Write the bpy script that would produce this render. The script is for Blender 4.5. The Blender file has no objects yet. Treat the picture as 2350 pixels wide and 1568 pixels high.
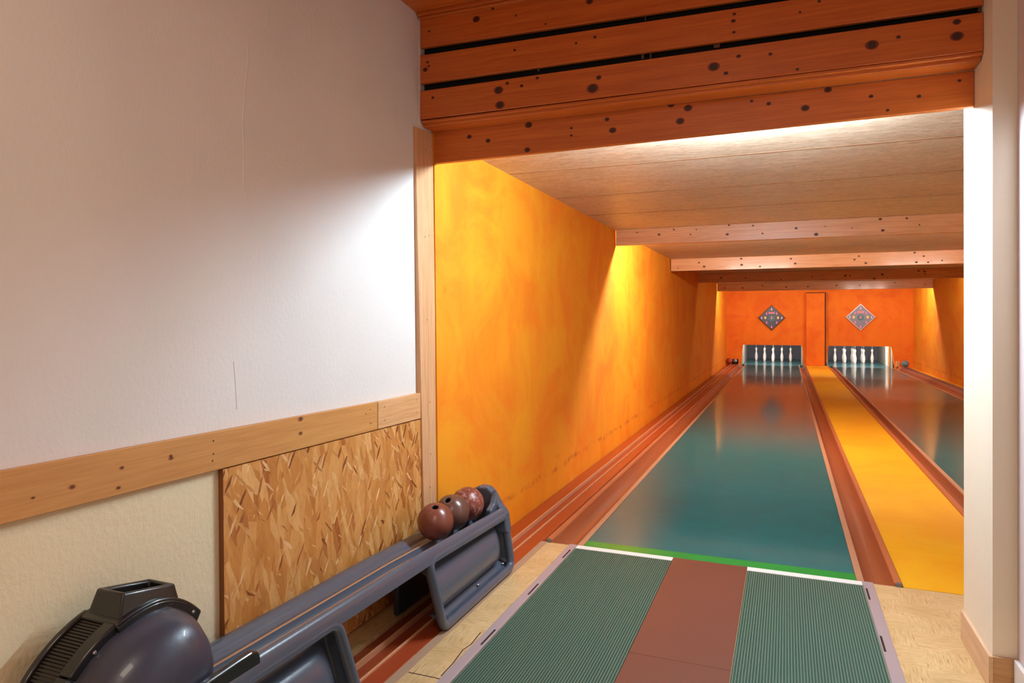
import bpy, bmesh, math, random
from mathutils import Vector, Matrix
random.seed(7)
S = bpy.context.scene
COL = S.collection

# ------------------------------------------------------------------ camera model (used to read sizes off the photograph)
F = 2350*24/36
A = math.atan((1804-1175)/F)
CA, SA = math.cos(A), math.sin(A)
H, HZ = 1.24, 735.0
def ray(u, v):
    s = (u-1175)/F; t = (HZ-v)/F
    return (-SA+CA*s, CA+SA*s, t)
def on_z(u, v, z=0.0):
    r = ray(u, v); k = (z-H)/r[2]; return Vector((r[0]*k, r[1]*k, z))
def on_x(u, v, X):
    r = ray(u, v); k = X/r[0]; return Vector((X, r[1]*k, H+r[2]*k))
def on_y(u, v, Y):
    r = ray(u, v); k = Y/r[1]; return Vector((r[0]*k, Y, H+r[2]*k))

# ------------------------------------------------------------------ materials
def lin(c):
    out = []
    for x in c[:3]:
        x = x/255.0
        out.append(x/12.92 if x <= .04045 else ((x+.055)/1.055)**2.4)
    return (*out, 1)
def mat(name):
    m = bpy.data.materials.new(name); m.use_nodes = True
    n = m.node_tree.nodes; b = n['Principled BSDF']
    return m, n, m.node_tree.links, b
def simple(name, c, rough=.5, metal=0., coat=0., spec=.5, bump=0., bscale=200.):
    m, n, l, b = mat(name)
    b.inputs['Base Color'].default_value = lin(c) if max(c) > 1 else (*c, 1)
    b.inputs['Roughness'].default_value = rough
    b.inputs['Metallic'].default_value = metal
    b.inputs['Coat Weight'].default_value = coat
    b.inputs['Specular IOR Level'].default_value = spec
    if bump:
        tc = n.new('ShaderNodeTexCoord'); nz = n.new('ShaderNodeTexNoise')
        nz.inputs['Scale'].default_value = bscale; nz.inputs['Detail'].default_value = 4
        bp = n.new('ShaderNodeBump'); bp.inputs['Strength'].default_value = bump; bp.inputs['Distance'].default_value = .004
        l.new(tc.outputs['Object'], nz.inputs['Vector']); l.new(nz.outputs['Fac'], bp.inputs['Height'])
        l.new(bp.outputs['Normal'], b.inputs['Normal'])
    return m
def ramp(n, stops):
    r = n.new('ShaderNodeValToRGB')
    e = r.color_ramp.elements
    e[0].position, e[0].color = stops[0]
    e[1].position, e[1].color = stops[-1]
    for p, c in stops[1:-1]:
        x = e.new(p); x.color = c
    return r
def coords(n, l, scale=(1, 1, 1), rot=(0, 0, 0), out='Object'):
    tc = n.new('ShaderNodeTexCoord'); mp = n.new('ShaderNodeMapping')
    mp.inputs['Scale'].default_value = scale; mp.inputs['Rotation'].default_value = rot
    l.new(tc.outputs[out], mp.inputs['Vector'])
    return mp.outputs['Vector']
def noise(n, l, vec, scale, detail=5, rough=.55, dist=0.):
    z = n.new('ShaderNodeTexNoise'); l.new(vec, z.inputs['Vector'])
    z.inputs['Scale'].default_value = scale; z.inputs['Detail'].default_value = detail
    z.inputs['Roughness'].default_value = rough; z.inputs['Distortion'].default_value = dist
    return z.outputs['Fac']
def mixc(n, l, fac, a, b, mode='MIX'):
    m = n.new('ShaderNodeMix'); m.data_type = 'RGBA'; m.blend_type = mode
    for s, v in ((m.inputs[0], fac), (m.inputs[6], a), (m.inputs[7], b)):
        if hasattr(v, 'is_linked'): l.new(v, s)
        else: s.default_value = v
    return m.outputs[2]
def bumpn(n, l, b, h, strength, dist=.003):
    bp = n.new('ShaderNodeBump'); bp.inputs['Strength'].default_value = strength; bp.inputs['Distance'].default_value = dist
    l.new(h, bp.inputs['Height']); l.new(bp.outputs['Normal'], b.inputs['Normal'])

def wood(name, light, dark, axis, rough=.4, knot=.0, grain=1.0, coat=0., spec=.5, gr=.5):
    """pine: long grain along one axis with softer colour bands"""
    m, n, l, b = mat(name)
    st = {'X': (.6, 14, 14), 'Y': (14, .6, 14), 'Z': (14, 14, .6)}[axis]
    v = coords(n, l, st)
    f1 = noise(n, l, v, 2.2*grain, 4, .6, 1.2)
    st2 = tuple(x*4 for x in st)
    f2 = noise(n, l, coords(n, l, st2), 3.0*grain, 3, .6, .3)
    r1 = ramp(n, [(.3, lin(dark)), (.62, lin(light))]); l.new(f1, r1.inputs[0])
    r2 = ramp(n, [(.35, (.76, .70, .62, 1)), (.6, (1, 1, 1, 1))]); l.new(f2, r2.inputs[0])
    c = mixc(n, l, gr, r1.outputs[0], r2.outputs[0], 'MULTIPLY')
    l.new(c, b.inputs['Base Color'])
    b.inputs['Roughness'].default_value = rough; b.inputs['Coat Weight'].default_value = coat
    b.inputs['Specular IOR Level'].default_value = spec
    b.inputs['Coat Roughness'].default_value = .15
    bumpn(n, l, b, f2, .12, .002)
    return m

def paper(name, c, bump=.5, scale=90., rough=.85):
    m, n, l, b = mat(name)
    v = coords(n, l, (1, 1, .7))
    f = noise(n, l, v, scale, 3, .6)
    g = noise(n, l, v, 2.0, 3, .5)
    r = ramp(n, [(.3, lin([x*.965 for x in c])), (.7, lin(c))]); l.new(g, r.inputs[0])
    l.new(r.outputs[0], b.inputs['Base Color']); b.inputs['Roughness'].default_value = rough
    b.inputs['Specular IOR Level'].default_value = .2
    bumpn(n, l, b, f, bump, .004)
    return m

def orange_wall(name, base, stain, streak='Z', rough=.75, amt=1.0, scuff=0):
    m, n, l, b = mat(name)
    v = coords(n, l, (1, 1, 1))
    f1 = noise(n, l, v, 1.6, 8, .68, .6)
    r1 = ramp(n, [(.40, (*stain, 1)), (.56, (*base, 1))]); l.new(f1, r1.inputs[0])
    sv = coords(n, l, {'Z': (2.6, 2.6, .5), 'X': (.5, 9, 9)}[streak])
    f2 = noise(n, l, sv, 2.2, 5, .6)
    r2 = ramp(n, [(.30, (.92, .78, .66, 1)), (.62, (1, 1, 1, 1))]); l.new(f2, r2.inputs[0])
    c = mixc(n, l, .45*amt, r1.outputs[0], r2.outputs[0], 'MULTIPLY')
    # scuffs: sparse dark blotches
    f3 = noise(n, l, v, 4.3, 9, .75, 1.5)
    r3 = ramp(n, [(.63, (1, 1, 1, 1)), (.72, (.78, .5, .4, 1))]); l.new(f3, r3.inputs[0])
    c = mixc(n, l, .8*amt, c, r3.outputs[0], 'MULTIPLY')
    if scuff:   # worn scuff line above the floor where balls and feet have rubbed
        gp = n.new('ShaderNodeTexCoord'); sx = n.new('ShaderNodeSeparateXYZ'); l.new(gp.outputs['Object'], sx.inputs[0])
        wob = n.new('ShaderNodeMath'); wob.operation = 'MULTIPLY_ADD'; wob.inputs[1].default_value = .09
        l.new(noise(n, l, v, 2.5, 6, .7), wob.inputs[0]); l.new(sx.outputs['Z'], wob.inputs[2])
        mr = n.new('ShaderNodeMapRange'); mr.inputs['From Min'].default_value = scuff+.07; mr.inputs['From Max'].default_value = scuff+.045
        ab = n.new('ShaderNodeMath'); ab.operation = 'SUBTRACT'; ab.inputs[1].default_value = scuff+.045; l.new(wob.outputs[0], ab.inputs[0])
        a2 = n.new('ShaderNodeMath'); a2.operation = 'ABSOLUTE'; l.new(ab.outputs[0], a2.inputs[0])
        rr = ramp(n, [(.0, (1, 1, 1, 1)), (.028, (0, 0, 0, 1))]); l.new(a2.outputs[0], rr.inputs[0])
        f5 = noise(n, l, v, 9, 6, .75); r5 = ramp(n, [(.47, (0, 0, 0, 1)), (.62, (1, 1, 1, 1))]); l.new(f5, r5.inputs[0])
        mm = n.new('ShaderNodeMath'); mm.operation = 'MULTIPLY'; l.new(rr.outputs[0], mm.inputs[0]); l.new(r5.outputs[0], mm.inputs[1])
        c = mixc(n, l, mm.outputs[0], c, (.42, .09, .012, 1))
    l.new(c, b.inputs['Base Color']); b.inputs['Roughness'].default_value = rough
    b.inputs['Specular IOR Level'].default_value = .3
    bumpn(n, l, b, f1, .1, .004)
    return m

def osb(name):
    m, n, l, b = mat(name)
    tc = n.new('ShaderNodeTexCoord')
    wob = n.new('ShaderNodeTexNoise'); wob.inputs['Scale'].default_value = 14; wob.inputs['Detail'].default_value = 5
    l.new(tc.outputs['Object'], wob.inputs['Vector'])
    ad = n.new('ShaderNodeVectorMath'); ad.operation = 'MULTIPLY_ADD'; ad.inputs[1].default_value = (.03, .03, .03)
    l.new(wob.outputs['Color'], ad.inputs[0]); l.new(tc.outputs['Object'], ad.inputs[2])
    ad.inputs[1].default_value = (.014, .014, .014)
    def flakes(rot, sc, seed, stops):
        mp = n.new('ShaderNodeMapping'); mp.inputs['Scale'].default_value = sc
        mp.inputs['Location'].default_value = (seed, seed*2, seed)
        m0 = n.new('ShaderNodeMapping'); m0.inputs['Rotation'].default_value = (rot, 0, 0)
        l.new(ad.outputs[0], m0.inputs['Vector']); l.new(m0.outputs[0], mp.inputs['Vector'])
        vo = n.new('ShaderNodeTexVoronoi'); vo.inputs['Scale'].default_value = 1.6
        l.new(mp.outputs[0], vo.inputs['Vector'])
        sp = n.new('ShaderNodeSeparateColor'); l.new(vo.outputs['Color'], sp.inputs[0])
        r = ramp(n, stops); l.new(sp.outputs[0], r.inputs[0])
        return r.outputs[0], sp.outputs[1]
    def gate(x, t):
        k = n.new('ShaderNodeMath'); k.operation = 'GREATER_THAN'; k.inputs[1].default_value = t; l.new(x, k.inputs[0]); return k.outputs[0]
    A1 = [(0, lin((196, 128, 58))), (.5, lin((208, 144, 72))), (1, lin((218, 158, 88)))]
    c, h0 = flakes(.10, (1, 15, 3.4), 0, A1)
    c2, h1 = flakes(-.28, (1, 30, 6), 3.1, [(0, lin((172, 100, 40))), (.5, lin((212, 150, 80))), (1, lin((228, 176, 110)))])
    c = mixc(n, l, gate(h1, .58), c, c2)
    c3, h2 = flakes(.5, (1, 64, 11), 7.7, [(0, lin((120, 62, 22))), (.45, lin((176, 106, 46))), (.6, lin((214, 160, 96))), (1, lin((238, 198, 144)))])
    c = mixc(n, l, gate(h2, .92), c, c3)
    c4, h3 = flakes(-.8, (1, 60, 12), 5.2, [(0, lin((132, 72, 28))), (.5, lin((206, 146, 80))), (1, lin((236, 194, 138)))])
    c = mixc(n, l, gate(h3, .94), c, c4)
    fg = noise(n, l, coords(n, l, (1, 95, 7)), 4, 5, .7, .8)
    rg = ramp(n, [(.34, (.66, .52, .40, 1)), (.52, (1, 1, 1, 1)), (.75, (1.0, 1.0, 1.0, 1))]); l.new(fg, rg.inputs[0])
    c = mixc(n, l, .55, c, rg.outputs[0], 'MULTIPLY')
    fk = noise(n, l, coords(n, l, (1, 60, 16)), 5, 3, .6, .6)
    rk = ramp(n, [(.68, (1, 1, 1, 1)), (.75, (.36, .22, .12, 1))]); l.new(fk, rk.inputs[0])
    c = mixc(n, l, .8, c, rk.outputs[0], 'MULTIPLY')
    fz = noise(n, l, coords(n, l, (1, 6, 2.2)), 3, 4, .6, .8)
    rz = ramp(n, [(.34, (.84, .74, .60, 1)), (.52, (1, 1, 1, 1))]); l.new(fz, rz.inputs[0])
    c = mixc(n, l, .9, c, rz.outputs[0], 'MULTIPLY')
    l.new(c, b.inputs['Base Color']); b.inputs['Roughness'].default_value = .5
    bumpn(n, l, b, h1, .12, .002)
    return m

def vinyl(name):
    """wood-look vinyl: basket weave of short streaks"""
    m, n, l, b = mat(name)
    tc = n.new('ShaderNodeTexCoord')
    ch = n.new('ShaderNodeTexChecker'); ch.inputs['Scale'].default_value = 6.4
    l.new(tc.outputs['Object'], ch.inputs['Vector'])
    fa = noise(n, l, coords(n, l, (7, 90, 1)), 2.2, 4, .65, .8)
    fb = noise(n, l, coords(n, l, (90, 7, 1)), 2.2, 4, .65, .8)
    mx = n.new('ShaderNodeMix'); mx.data_type = 'FLOAT'
    l.new(ch.outputs['Fac'], mx.inputs[0]); l.new(fa, mx.inputs[2]); l.new(fb, mx.inputs[3])
    big = noise(n, l, tc.outputs['Object'], 5, 3)
    r = ramp(n, [(.25, lin((150, 112, 66))), (.42, lin((204, 172, 120))), (.6, lin((220, 192, 144))), (.8, lin((236, 216, 178)))])
    l.new(mx.outputs[0], r.inputs[0])
    rb = ramp(n, [(.35, (.86, .82, .76, 1)), (.65, (1, 1, 1, 1))]); l.new(big, rb.inputs[0])
    c = mixc(n, l, 1.0, r.outputs[0], rb.outputs[0], 'MULTIPLY')
    l.new(c, b.inputs['Base Color']); b.inputs['Roughness'].default_value = .38
    bumpn(n, l, b, mx.outputs[0], .1, .002)
    return m

def lane_mat(name, c, rough=.12, ior=1.36):
    """painted plate under a worn polish: mostly clear reflection with a soft veil from fine scratches"""
    m, n, l, b = mat(name)
    out = n['Material Output']; n.remove(b)
    f = noise(n, l, coords(n, l), 6, 8, .7, .4)
    r = ramp(n, [(.3, lin([x*.94 for x in c])), (.6, lin(c)), (.8, lin([min(255, x*1.06+2) for x in c]))]); l.new(f, r.inputs[0])
    d = n.new('ShaderNodeBsdfDiffuse'); l.new(r.outputs[0], d.inputs['Color'])
    g1 = n.new('ShaderNodeBsdfGlossy'); g1.inputs['Roughness'].default_value = rough
    g2 = n.new('ShaderNodeBsdfGlossy'); g2.inputs['Roughness'].default_value = .29
    mg = n.new('ShaderNodeMixShader'); mg.inputs[0].default_value = .27
    l.new(g1.outputs[0], mg.inputs[1]); l.new(g2.outputs[0], mg.inputs[2])
    fr = n.new('ShaderNodeFresnel'); fr.inputs['IOR'].default_value = ior
    mm = n.new('ShaderNodeMixShader'); l.new(fr.outputs[0], mm.inputs[0]); l.new(d.outputs[0], mm.inputs[1]); l.new(mg.outputs[0], mm.inputs[2])
    l.new(mm.outputs[0], out.inputs['Surface'])
    return m

def ball_mat(name, c1, c2, rough=.25, scale=7, spots=None):
    m, n, l, b = mat(name)
    f = noise(n, l, coords(n, l), scale, 6, .65)
    r = ramp(n, [(.35, lin(c1)), (.65, lin(c2))]); l.new(f, r.inputs[0]); c = r.outputs[0]
    if spots:
        v = n.new('ShaderNodeTexNoise'); v.inputs['Scale'].default_value = 55; v.inputs['Detail'].default_value = 6; v.inputs['Roughness'].default_value = .7
        l.new(coords(n, l), v.inputs['Vector'])
        rs = ramp(n, [(.50, (0, 0, 0, 1)), (.64, (.7, .7, .7, 1))]); l.new(v.outputs['Fac'], rs.inputs[0])
        c = mixc(n, l, rs.outputs[0], c, lin(spots))
        bumpn(n, l, b, v.outputs['Fac'], .35, .003)
    l.new(c, b.inputs['Base Color']); b.inputs['Roughness'].default_value = rough
    return m

M = {}
M['white'] = paper('white_wallpaper', (226, 219, 211), .45, 75)
M['cream'] = paper('cream_plaster', (232, 216, 178), .7, 60)
M['pillar'] = paper('cream_wall_paint', (238, 228, 206), .2, 60)
M['pink'] = paper('pale_wall_paint', (214, 200, 200), .2, 60)
M['dado'] = wood('honey_pine', (208, 150, 84), (194, 132, 70), 'Y', .5, gr=.4)
M['dado2'] = wood('fresh_pine', (222, 172, 120), (204, 148, 96), 'Y', .5)
M['post'] = wood('post_pine', (216, 168, 122), (200, 146, 102), 'Z', .5)
M['header'] = wood('stained_pine', (210, 112, 40), (190, 92, 30), 'X', .42, grain=.8)
M['beam'] = wood('beam_pine', (230, 176, 122), (212, 148, 92), 'X', .38, grain=.8, coat=.5)
M['knot'] = simple('knot_brown', (62, 30, 14), .5)
M['knot_pale'] = simple('knot_tan', (168, 108, 58), .5)
M['knot_mid'] = simple('knot_mid_brown', (104, 56, 26), .5)
M['nail'] = simple('nail_head', (90, 72, 56), .4, .6)
M['osb'] = osb('strand_board')
M['osbedge'] = simple('strand_board_edge', (132, 78, 34), .8, bump=.5, bscale=120)
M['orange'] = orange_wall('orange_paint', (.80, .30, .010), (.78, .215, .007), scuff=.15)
M['orangeback'] = orange_wall('orange_back_paint', (.80, .20, .010), (.74, .145, .008))
M['orangefloor'] = orange_wall('orange_floor_paint', (.80, .42, .014), (.78, .36, .011), 'X', .5, .4)
M['black'] = simple('dark_felt', (16, 18, 18), .9)
M['vinyl'] = vinyl('wood_look_vinyl')
M['lane'] = lane_mat('teal_lane_plate', (2, 101, 106), .085)
M['green'] = lane_mat('green_lane_paint', (14, 140, 56), .22)
M['strip'] = simple('pale_lane_edging', (176, 132, 102), .4, bump=.3, bscale=40)
M['stripmark'] = simple('dark_slot', (22, 18, 18), .6)
M['gutter'] = simple('brown_gutter', (150, 82, 50), .35)
M['rim'] = simple('gutter_rim_wood', (176, 104, 66), .4)
M['cap'] = simple('grey_cap', (110, 104, 104), .4)
M['track'] = simple('oxide_red_board', (158, 66, 34), .32, bump=.15, bscale=30)
M['ridge'] = simple('pale_ridge', (205, 150, 110), .35)
M['metaltrack'] = simple('mauve_rail', (140, 106, 98), .3, .2)
M['runner'] = simple('red_brown_vinyl', (104, 60, 48), .42, bump=.2, bscale=160)
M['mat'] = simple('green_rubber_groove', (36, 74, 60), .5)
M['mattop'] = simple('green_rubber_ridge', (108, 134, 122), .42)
M['whiteline'] = simple('white_line_paint', (232, 232, 226), .5)
M['alu'] = simple('lilac_grey_metal', (178, 164, 168), .38, .25)
M['rack'] = simple('slate_blue_plastic', (76, 84, 98), .30, coat=.2, bump=.08, bscale=60)
M['rackdark'] = simple('dark_slate_plastic', (50, 60, 76), .34, coat=.2)
M['wear'] = simple('worn_wood_streak', (180, 132, 94), .4)
M['bolt'] = simple('steel_bolt', (190, 188, 186), .25, .9)
M['lift'] = simple('charcoal_plastic', (58, 60, 74), .34, coat=.2, bump=.1, bscale=40)
M['liftblack'] = simple('black_plastic', (26, 24, 24), .28, coat=.3)
M['slot'] = simple('black_slat', (40, 32, 26), .4)
M['tray'] = simple('tray_brown_reflection', (132, 108, 92), .35)  # brown reflection inside the scoop, put into the tray colour
M['ball1'] = ball_mat('brown_ball', (112, 58, 44), (128, 70, 54), .27)
M['ball2'] = ball_mat('dark_brown_ball', (88, 58, 48), (104, 70, 58), .25)
M['ball3'] = ball_mat('mottled_ball', (104, 44, 34), (132, 64, 50), .32, 12, (196, 150, 132))
M['hole'] = simple('hole_black', (10, 7, 6), .8)
M['ceil'] = None
M['pin'] = simple('white_pin_plastic', (236, 234, 226), .3)
M['pinred'] = simple('pin_band_pink', (214, 150, 150), .4)
M['string'] = simple('white_cord', (200, 205, 205), .6)
M['curtain'] = simple('slate_curtain', (84, 92, 104), .6, bump=.4, bscale=12)
M['cheek'] = simple('pale_pit_panel', (164, 160, 146), .4)
M['cheekwood'] = simple('tan_pit_post', (206, 150, 92), .45)
M['pitdark'] = simple('pit_grey', (70, 74, 80), .6)
M['dframe'] = simple('display_frame_brown', (86, 46, 34), .4)
M['dframe2'] = simple('display_frame_silver', (206, 176, 168), .3, .4)
M['dface'] = simple('display_face_slate', (54, 66, 88), .4)
M['dface2'] = simple('display_face_reflection', (116, 120, 138), .4)  # lighter than the left face: its reflection is put into the colour
M['teal'] = simple('display_disc_teal', (52, 102, 112), .35)
def glow(name, c, e):
    m, n, l, b = mat(name)
    b.inputs['Base Color'].default_value = lin(c); b.inputs['Emission Color'].default_value = lin(c)
    b.inputs['Emission Strength'].default_value = e
    return m
M['lpink'] = glow('pink_lamp', (214, 110, 150), .3)
M['lyellow'] = glow('yellow_lamp', (226, 190, 80), .3)
M['llilac'] = glow('lilac_lamp', (196, 170, 210), .25)
M['lred'] = glow('coral_sign', (236, 120, 140), .35)
M['blueball'] = ball_mat('grey_blue_ball', (84, 118, 138), (120, 148, 160), .25)
M['redball'] = ball_mat('rust_ball', (150, 48, 24), (170, 60, 34), .3)

def ceil_mat():
    m, n, l, b = mat('tan_hardboard')
    f1 = noise(n, l, coords(n, l, (.7, 9, 1)), 3.2, 7, .65, .6)
    f2 = noise(n, l, coords(n, l, (2.4, 9, 1)), 5, 6, .72, 1.8)
    f3 = noise(n, l, coords(n, l, (1, 1.6, 1)), 1.4, 4, .6)
    r1 = ramp(n, [(.3, lin((226, 200, 166))), (.66, lin((246, 228, 200)))]); l.new(f1, r1.inputs[0])
    r2 = ramp(n, [(.38, (.56, .47, .41, 1)), (.56, (1, 1, 1, 1))]); l.new(f2, r2.inputs[0])
    r3 = ramp(n, [(.3, (.82, .76, .7, 1)), (.65, (1, 1, 1, 1))]); l.new(f3, r3.inputs[0])
    c = mixc(n, l, .75, r1.outputs[0], r2.outputs[0], 'MULTIPLY')
    c = mixc(n, l, .5, c, r3.outputs[0], 'MULTIPLY')
    l.new(c, b.inputs['Base Color']); b.inputs['Roughness'].default_value = .42; b.inputs['Specular IOR Level'].default_value = .8
    bumpn(n, l, b, f2, .8, .008)
    return m
M['ceil'] = ceil_mat()

# ------------------------------------------------------------------ mesh helpers
class MB:
    def __init__(s): s.v = []; s.f = []; s.m = []; s.s = []
    def add(s, vs, fs, mi=0, smooth=False):
        o = len(s.v); s.v += [Vector(p) for p in vs]
        for f in fs: s.f.append([i+o for i in f]); s.m.append(mi); s.s.append(smooth)
    def box(s, a, b, mi=0):
        x0, y0, z0 = a; x1, y1, z1 = b
        vs = [(x, y, z) for z in (z0, z1) for y in (y0, y1) for x in (x0, x1)]
        s.add(vs, [(0, 2, 3, 1), (4, 5, 7, 6), (0, 1, 5, 4), (1, 3, 7, 5), (3, 2, 6, 7), (2, 0, 4, 6)], mi)
    def quad(s, a, b, c, d, mi=0): s.add([a, b, c, d], [(0, 1, 2, 3)], mi)
    def slab(s, pts, d, mi=0):
        """polygon pts extruded by vector d"""
        n = len(pts); d = Vector(d); P = [Vector(p) for p in pts]
        vs = P + [p+d for p in P]
        fs = [tuple(range(n))[::-1], tuple(range(n, 2*n))] + [(i, (i+1) % n, n+(i+1) % n, n+i) for i in range(n)]
        s.add(vs, fs, mi)
    def ext_y(s, prof, y0, y1, mi=0, closed=True, smooth=False, off=None, ny=1, mats=None):
        """extrude an (x,z) profile along Y; off(y)->dz"""
        n = len(prof); vs = []
        for k in range(ny+1):
            y = y0+(y1-y0)*k/ny; dz = off(y) if off else 0
            vs += [(x, y, z+dz) for x, z in prof]
        o = len(s.v); s.v += [Vector(p) for p in vs]
        seg = n if closed else n-1
        for k in range(ny):
            for i in range(seg):
                j = (i+1) % n
                s.f.append([o+k*n+i, o+k*n+j, o+(k+1)*n+j, o+(k+1)*n+i]); s.m.append(mats[i] if mats else mi); s.s.append(smooth)
        if closed:
            s.f.append([o+i for i in range(n)][::-1]); s.m.append(mi); s.s.append(False)
            s.f.append([o+ny*n+i for i in range(n)]); s.m.append(mi); s.s.append(False)
    def tube(s, pts, r, mi=0, seg=10, closed=False):
        P = [Vector(p) for p in pts]; n = len(P); rings = []
        up = None
        for i, p in enumerate(P):
            if closed: t = (P[(i+1) % n]-P[i-1]).normalized()
            else: t = (P[min(i+1, n-1)]-P[max(i-1, 0)]).normalized()
            if up is None:
                up = Vector((1, 0, 0)) if abs(t.x) < .8 else Vector((0, 0, 1))
            a = (up-t*up.dot(t)).normalized(); bb = t.cross(a); up = a
            rr = r[i] if isinstance(r, (list, tuple)) else r
            rings.append([p+(a*math.cos(q)+bb*math.sin(q))*rr for q in [2*math.pi*k/seg for k in range(seg)]])
        vs = [v for g in rings for v in g]; fs = []
        for i in range(n if closed else n-1):
            j = (i+1) % n
            for k in range(seg):
                fs.append((i*seg+k, i*seg+(k+1) % seg, j*seg+(k+1) % seg, j*seg+k))
        s.add(vs, fs, mi, True)
        if not closed:
            s.add(rings[0], [tuple(range(seg))[::-1]], mi); s.add(rings[-1], [tuple(range(seg))], mi)
    def lathe(s, prof, seg=24, mi=0, mx=None, smooth=True):
        """(r,z) profile about Z"""
        mx = mx or Matrix(); vs = []; idx = []
        for r, z in prof:
            if r < 1e-6: idx.append([len(vs)]*seg); vs.append(mx @ Vector((0, 0, z)))
            else:
                idx.append(list(range(len(vs), len(vs)+seg)))
                vs += [mx @ Vector((r*math.cos(2*math.pi*k/seg), r*math.sin(2*math.pi*k/seg), z)) for k in range(seg)]
        fs = []
        for a, b in zip(idx, idx[1:]):
            for k in range(seg):
                q = [a[k], a[(k+1) % seg], b[(k+1) % seg], b[k]]
                u = []
                for i in q:
                    if i not in u: u.append(i)
                if len(u) > 2: fs.append(tuple(u))
        s.add(vs, fs, mi, smooth)
    def disc(s, c, r1, r2, ax1, ax2, mi=0, seg=10):
        c = Vector(c); a = Vector(ax1); b = Vector(ax2)
        s.add([c+a*r1*math.cos(2*math.pi*k/seg)+b*r2*math.sin(2*math.pi*k/seg) for k in range(seg)], [tuple(range(seg))], mi)
    def build(s, name, mats, parent=None, bevel=0., origin=None, seg=2, recalc=True, sharp=40):
        if not isinstance(mats, (list, tuple)): mats = [mats]
        xs = [[p[i] for p in s.v] for i in range(3)]
        if origin is None:
            origin = Vector(((min(xs[0])+max(xs[0]))/2, (min(xs[1])+max(xs[1]))/2, min(xs[2])))
        origin = Vector(origin)
        me = bpy.data.meshes.new(name)
        me.from_pydata([p-origin for p in s.v], [], s.f)
        for m in mats: me.materials.append(m)
        for p, mi, sm in zip(me.polygons, s.m, s.s): p.material_index = mi; p.use_smooth = sm
        if recalc:
            bm = bmesh.new(); bm.from_mesh(me)
            bmesh.ops.recalc_face_normals(bm, faces=bm.faces); bm.to_mesh(me); bm.free()
        if any(s.s): me.set_sharp_from_angle(angle=math.radians(sharp))
        o = bpy.data.objects.new(name, me); COL.objects.link(o)
        w = Vector((0, 0, 0)); q = parent
        while q: w += q.location; q = q.parent
        o.parent = parent; o.location = origin-w
        if bevel:
            b = o.modifiers.new('bevel', 'BEVEL'); b.width = bevel; b.segments = seg; b.limit_method = 'ANGLE'
        return o
def tag(o, label, cat, group=None, kind=None):
    o['label'] = label; o['category'] = cat
    if group: o['group'] = group
    if kind: o['kind'] = kind
    return o
def thing(name, loc, label, cat, group=None, kind=None):
    e = bpy.data.objects.new(name, None); COL.objects.link(e); e.location = loc; e.empty_display_size = .1
    return tag(e, label, cat, group, kind)
def copy_tree(o, parent=None):
    c = o.copy(); COL.objects.link(c)
    if parent: c.parent = parent
    for ch in list(o.children): copy_tree(ch, c)
    return c

# ================================================================== SETTING
XL = -1.62          # left wall of the room
YH, YU = 2.969, 2.844   # lower / upper header planes
XP = .645           # pillar face
YF = 3.612          # where the approach ends and the lanes begin
YB = 20.3           # back wall
ZC = 2.15           # ceiling above the lanes
ZR = 2.69           # room ceiling

b = MB(); b.box((-1.9, -2.2, -.12), (-1.5, YF, 0)); b.box((-1.275, -2.2, -.12), (3.2, YF, 0))
tag(b.build('floor', M['vinyl'], origin=(0, 0, 0)), 'tan wood-look vinyl floor around the green mats', 'floor', kind='structure')
b = MB()
b.quad((-1.9, -2.2, -.12), (3.4, -2.2, -.12), (3.4, 24.2, -.12), (-1.9, 24.2, -.12))
tag(b.build('floor_base', M['pitdark']), 'dark base slab under the lanes and ball track', 'floor', kind='structure')
b = MB(); pts = [(.505, YF+.001), (1.035, YF+.001), (1.035, YB-.13), (.505, YB-.13)]
b.slab([(x, y, -.11) for x, y in pts], (0, 0, .112))
b.slab([(2.92, YF, -.11), (3.06, YF, -.11), (3.06, YB, -.11), (2.92, YB, -.11)], (0, 0, .11))
tag(b.build('floor_divider', M['orangefloor'], origin=(0, 0, 0)), 'flat bright orange floor strip between the two lanes', 'floor', kind='structure')

# left wall: white paper above the dado board, cream plaster below
b = MB()
b.box((XL-.15, -2.2, .83), (XL, YH+.02, ZR+.3), 0)
b.box((XL-.15, -2.2, -.12), (XL, YH+.02, .83), 1)
def seam(pts, w=.004):
    P = [on_x(u, v, XL) for u, v in pts]
    for p, q in zip(P, P[1:]):
        vs = []
        for c in (p, q):
            vs += [Vector((XL-.0002, c.y-w, c.z)), Vector((XL+.0016, c.y, c.z)), Vector((XL-.0002, c.y+w, c.z))]
        b.add(vs, [(0, 1, 4, 3), (1, 2, 5, 4)], 0)
seam([(566, 90), (570, 130), (562, 200), (557, 280), (560, 360), (558, 430), (571, 465), (577, 520)], .006)
seam([(536, 830), (540, 880), (543, 940)], .002)
seam([(612, 20), (616, 45), (600, 80)], .006)
tag(b.build('wall_left', [M['white'], M['cream']], origin=(XL, 0, 0)), 'white papered wall with cream plaster below the pine board', 'wall', kind='structure')

# orange wall along the lanes (leans a little)
b = MB()
b.slab([(-1.575, YH-.001, -.12), (-1.575, 24.2, -.12), (-1.605, 24.2, ZC+.05), (-1.605, YH-.001, ZC+.05)], (-.25, 0, 0))
tag(b.build('wall_lane_left', M['orange'], origin=(-1.6, 0, 0)), 'long orange wall left of the lanes with scuffs and cast light', 'wall', kind='structure')
b = MB(); b.box((3.06, YF, -.12), (3.3, 24.2, ZC+.05))
tag(b.build('wall_lane_right', M['orange'], origin=(3.06, 0, 0)), 'orange side wall at the far right beyond the second lane', 'wall', kind='structure')

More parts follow.
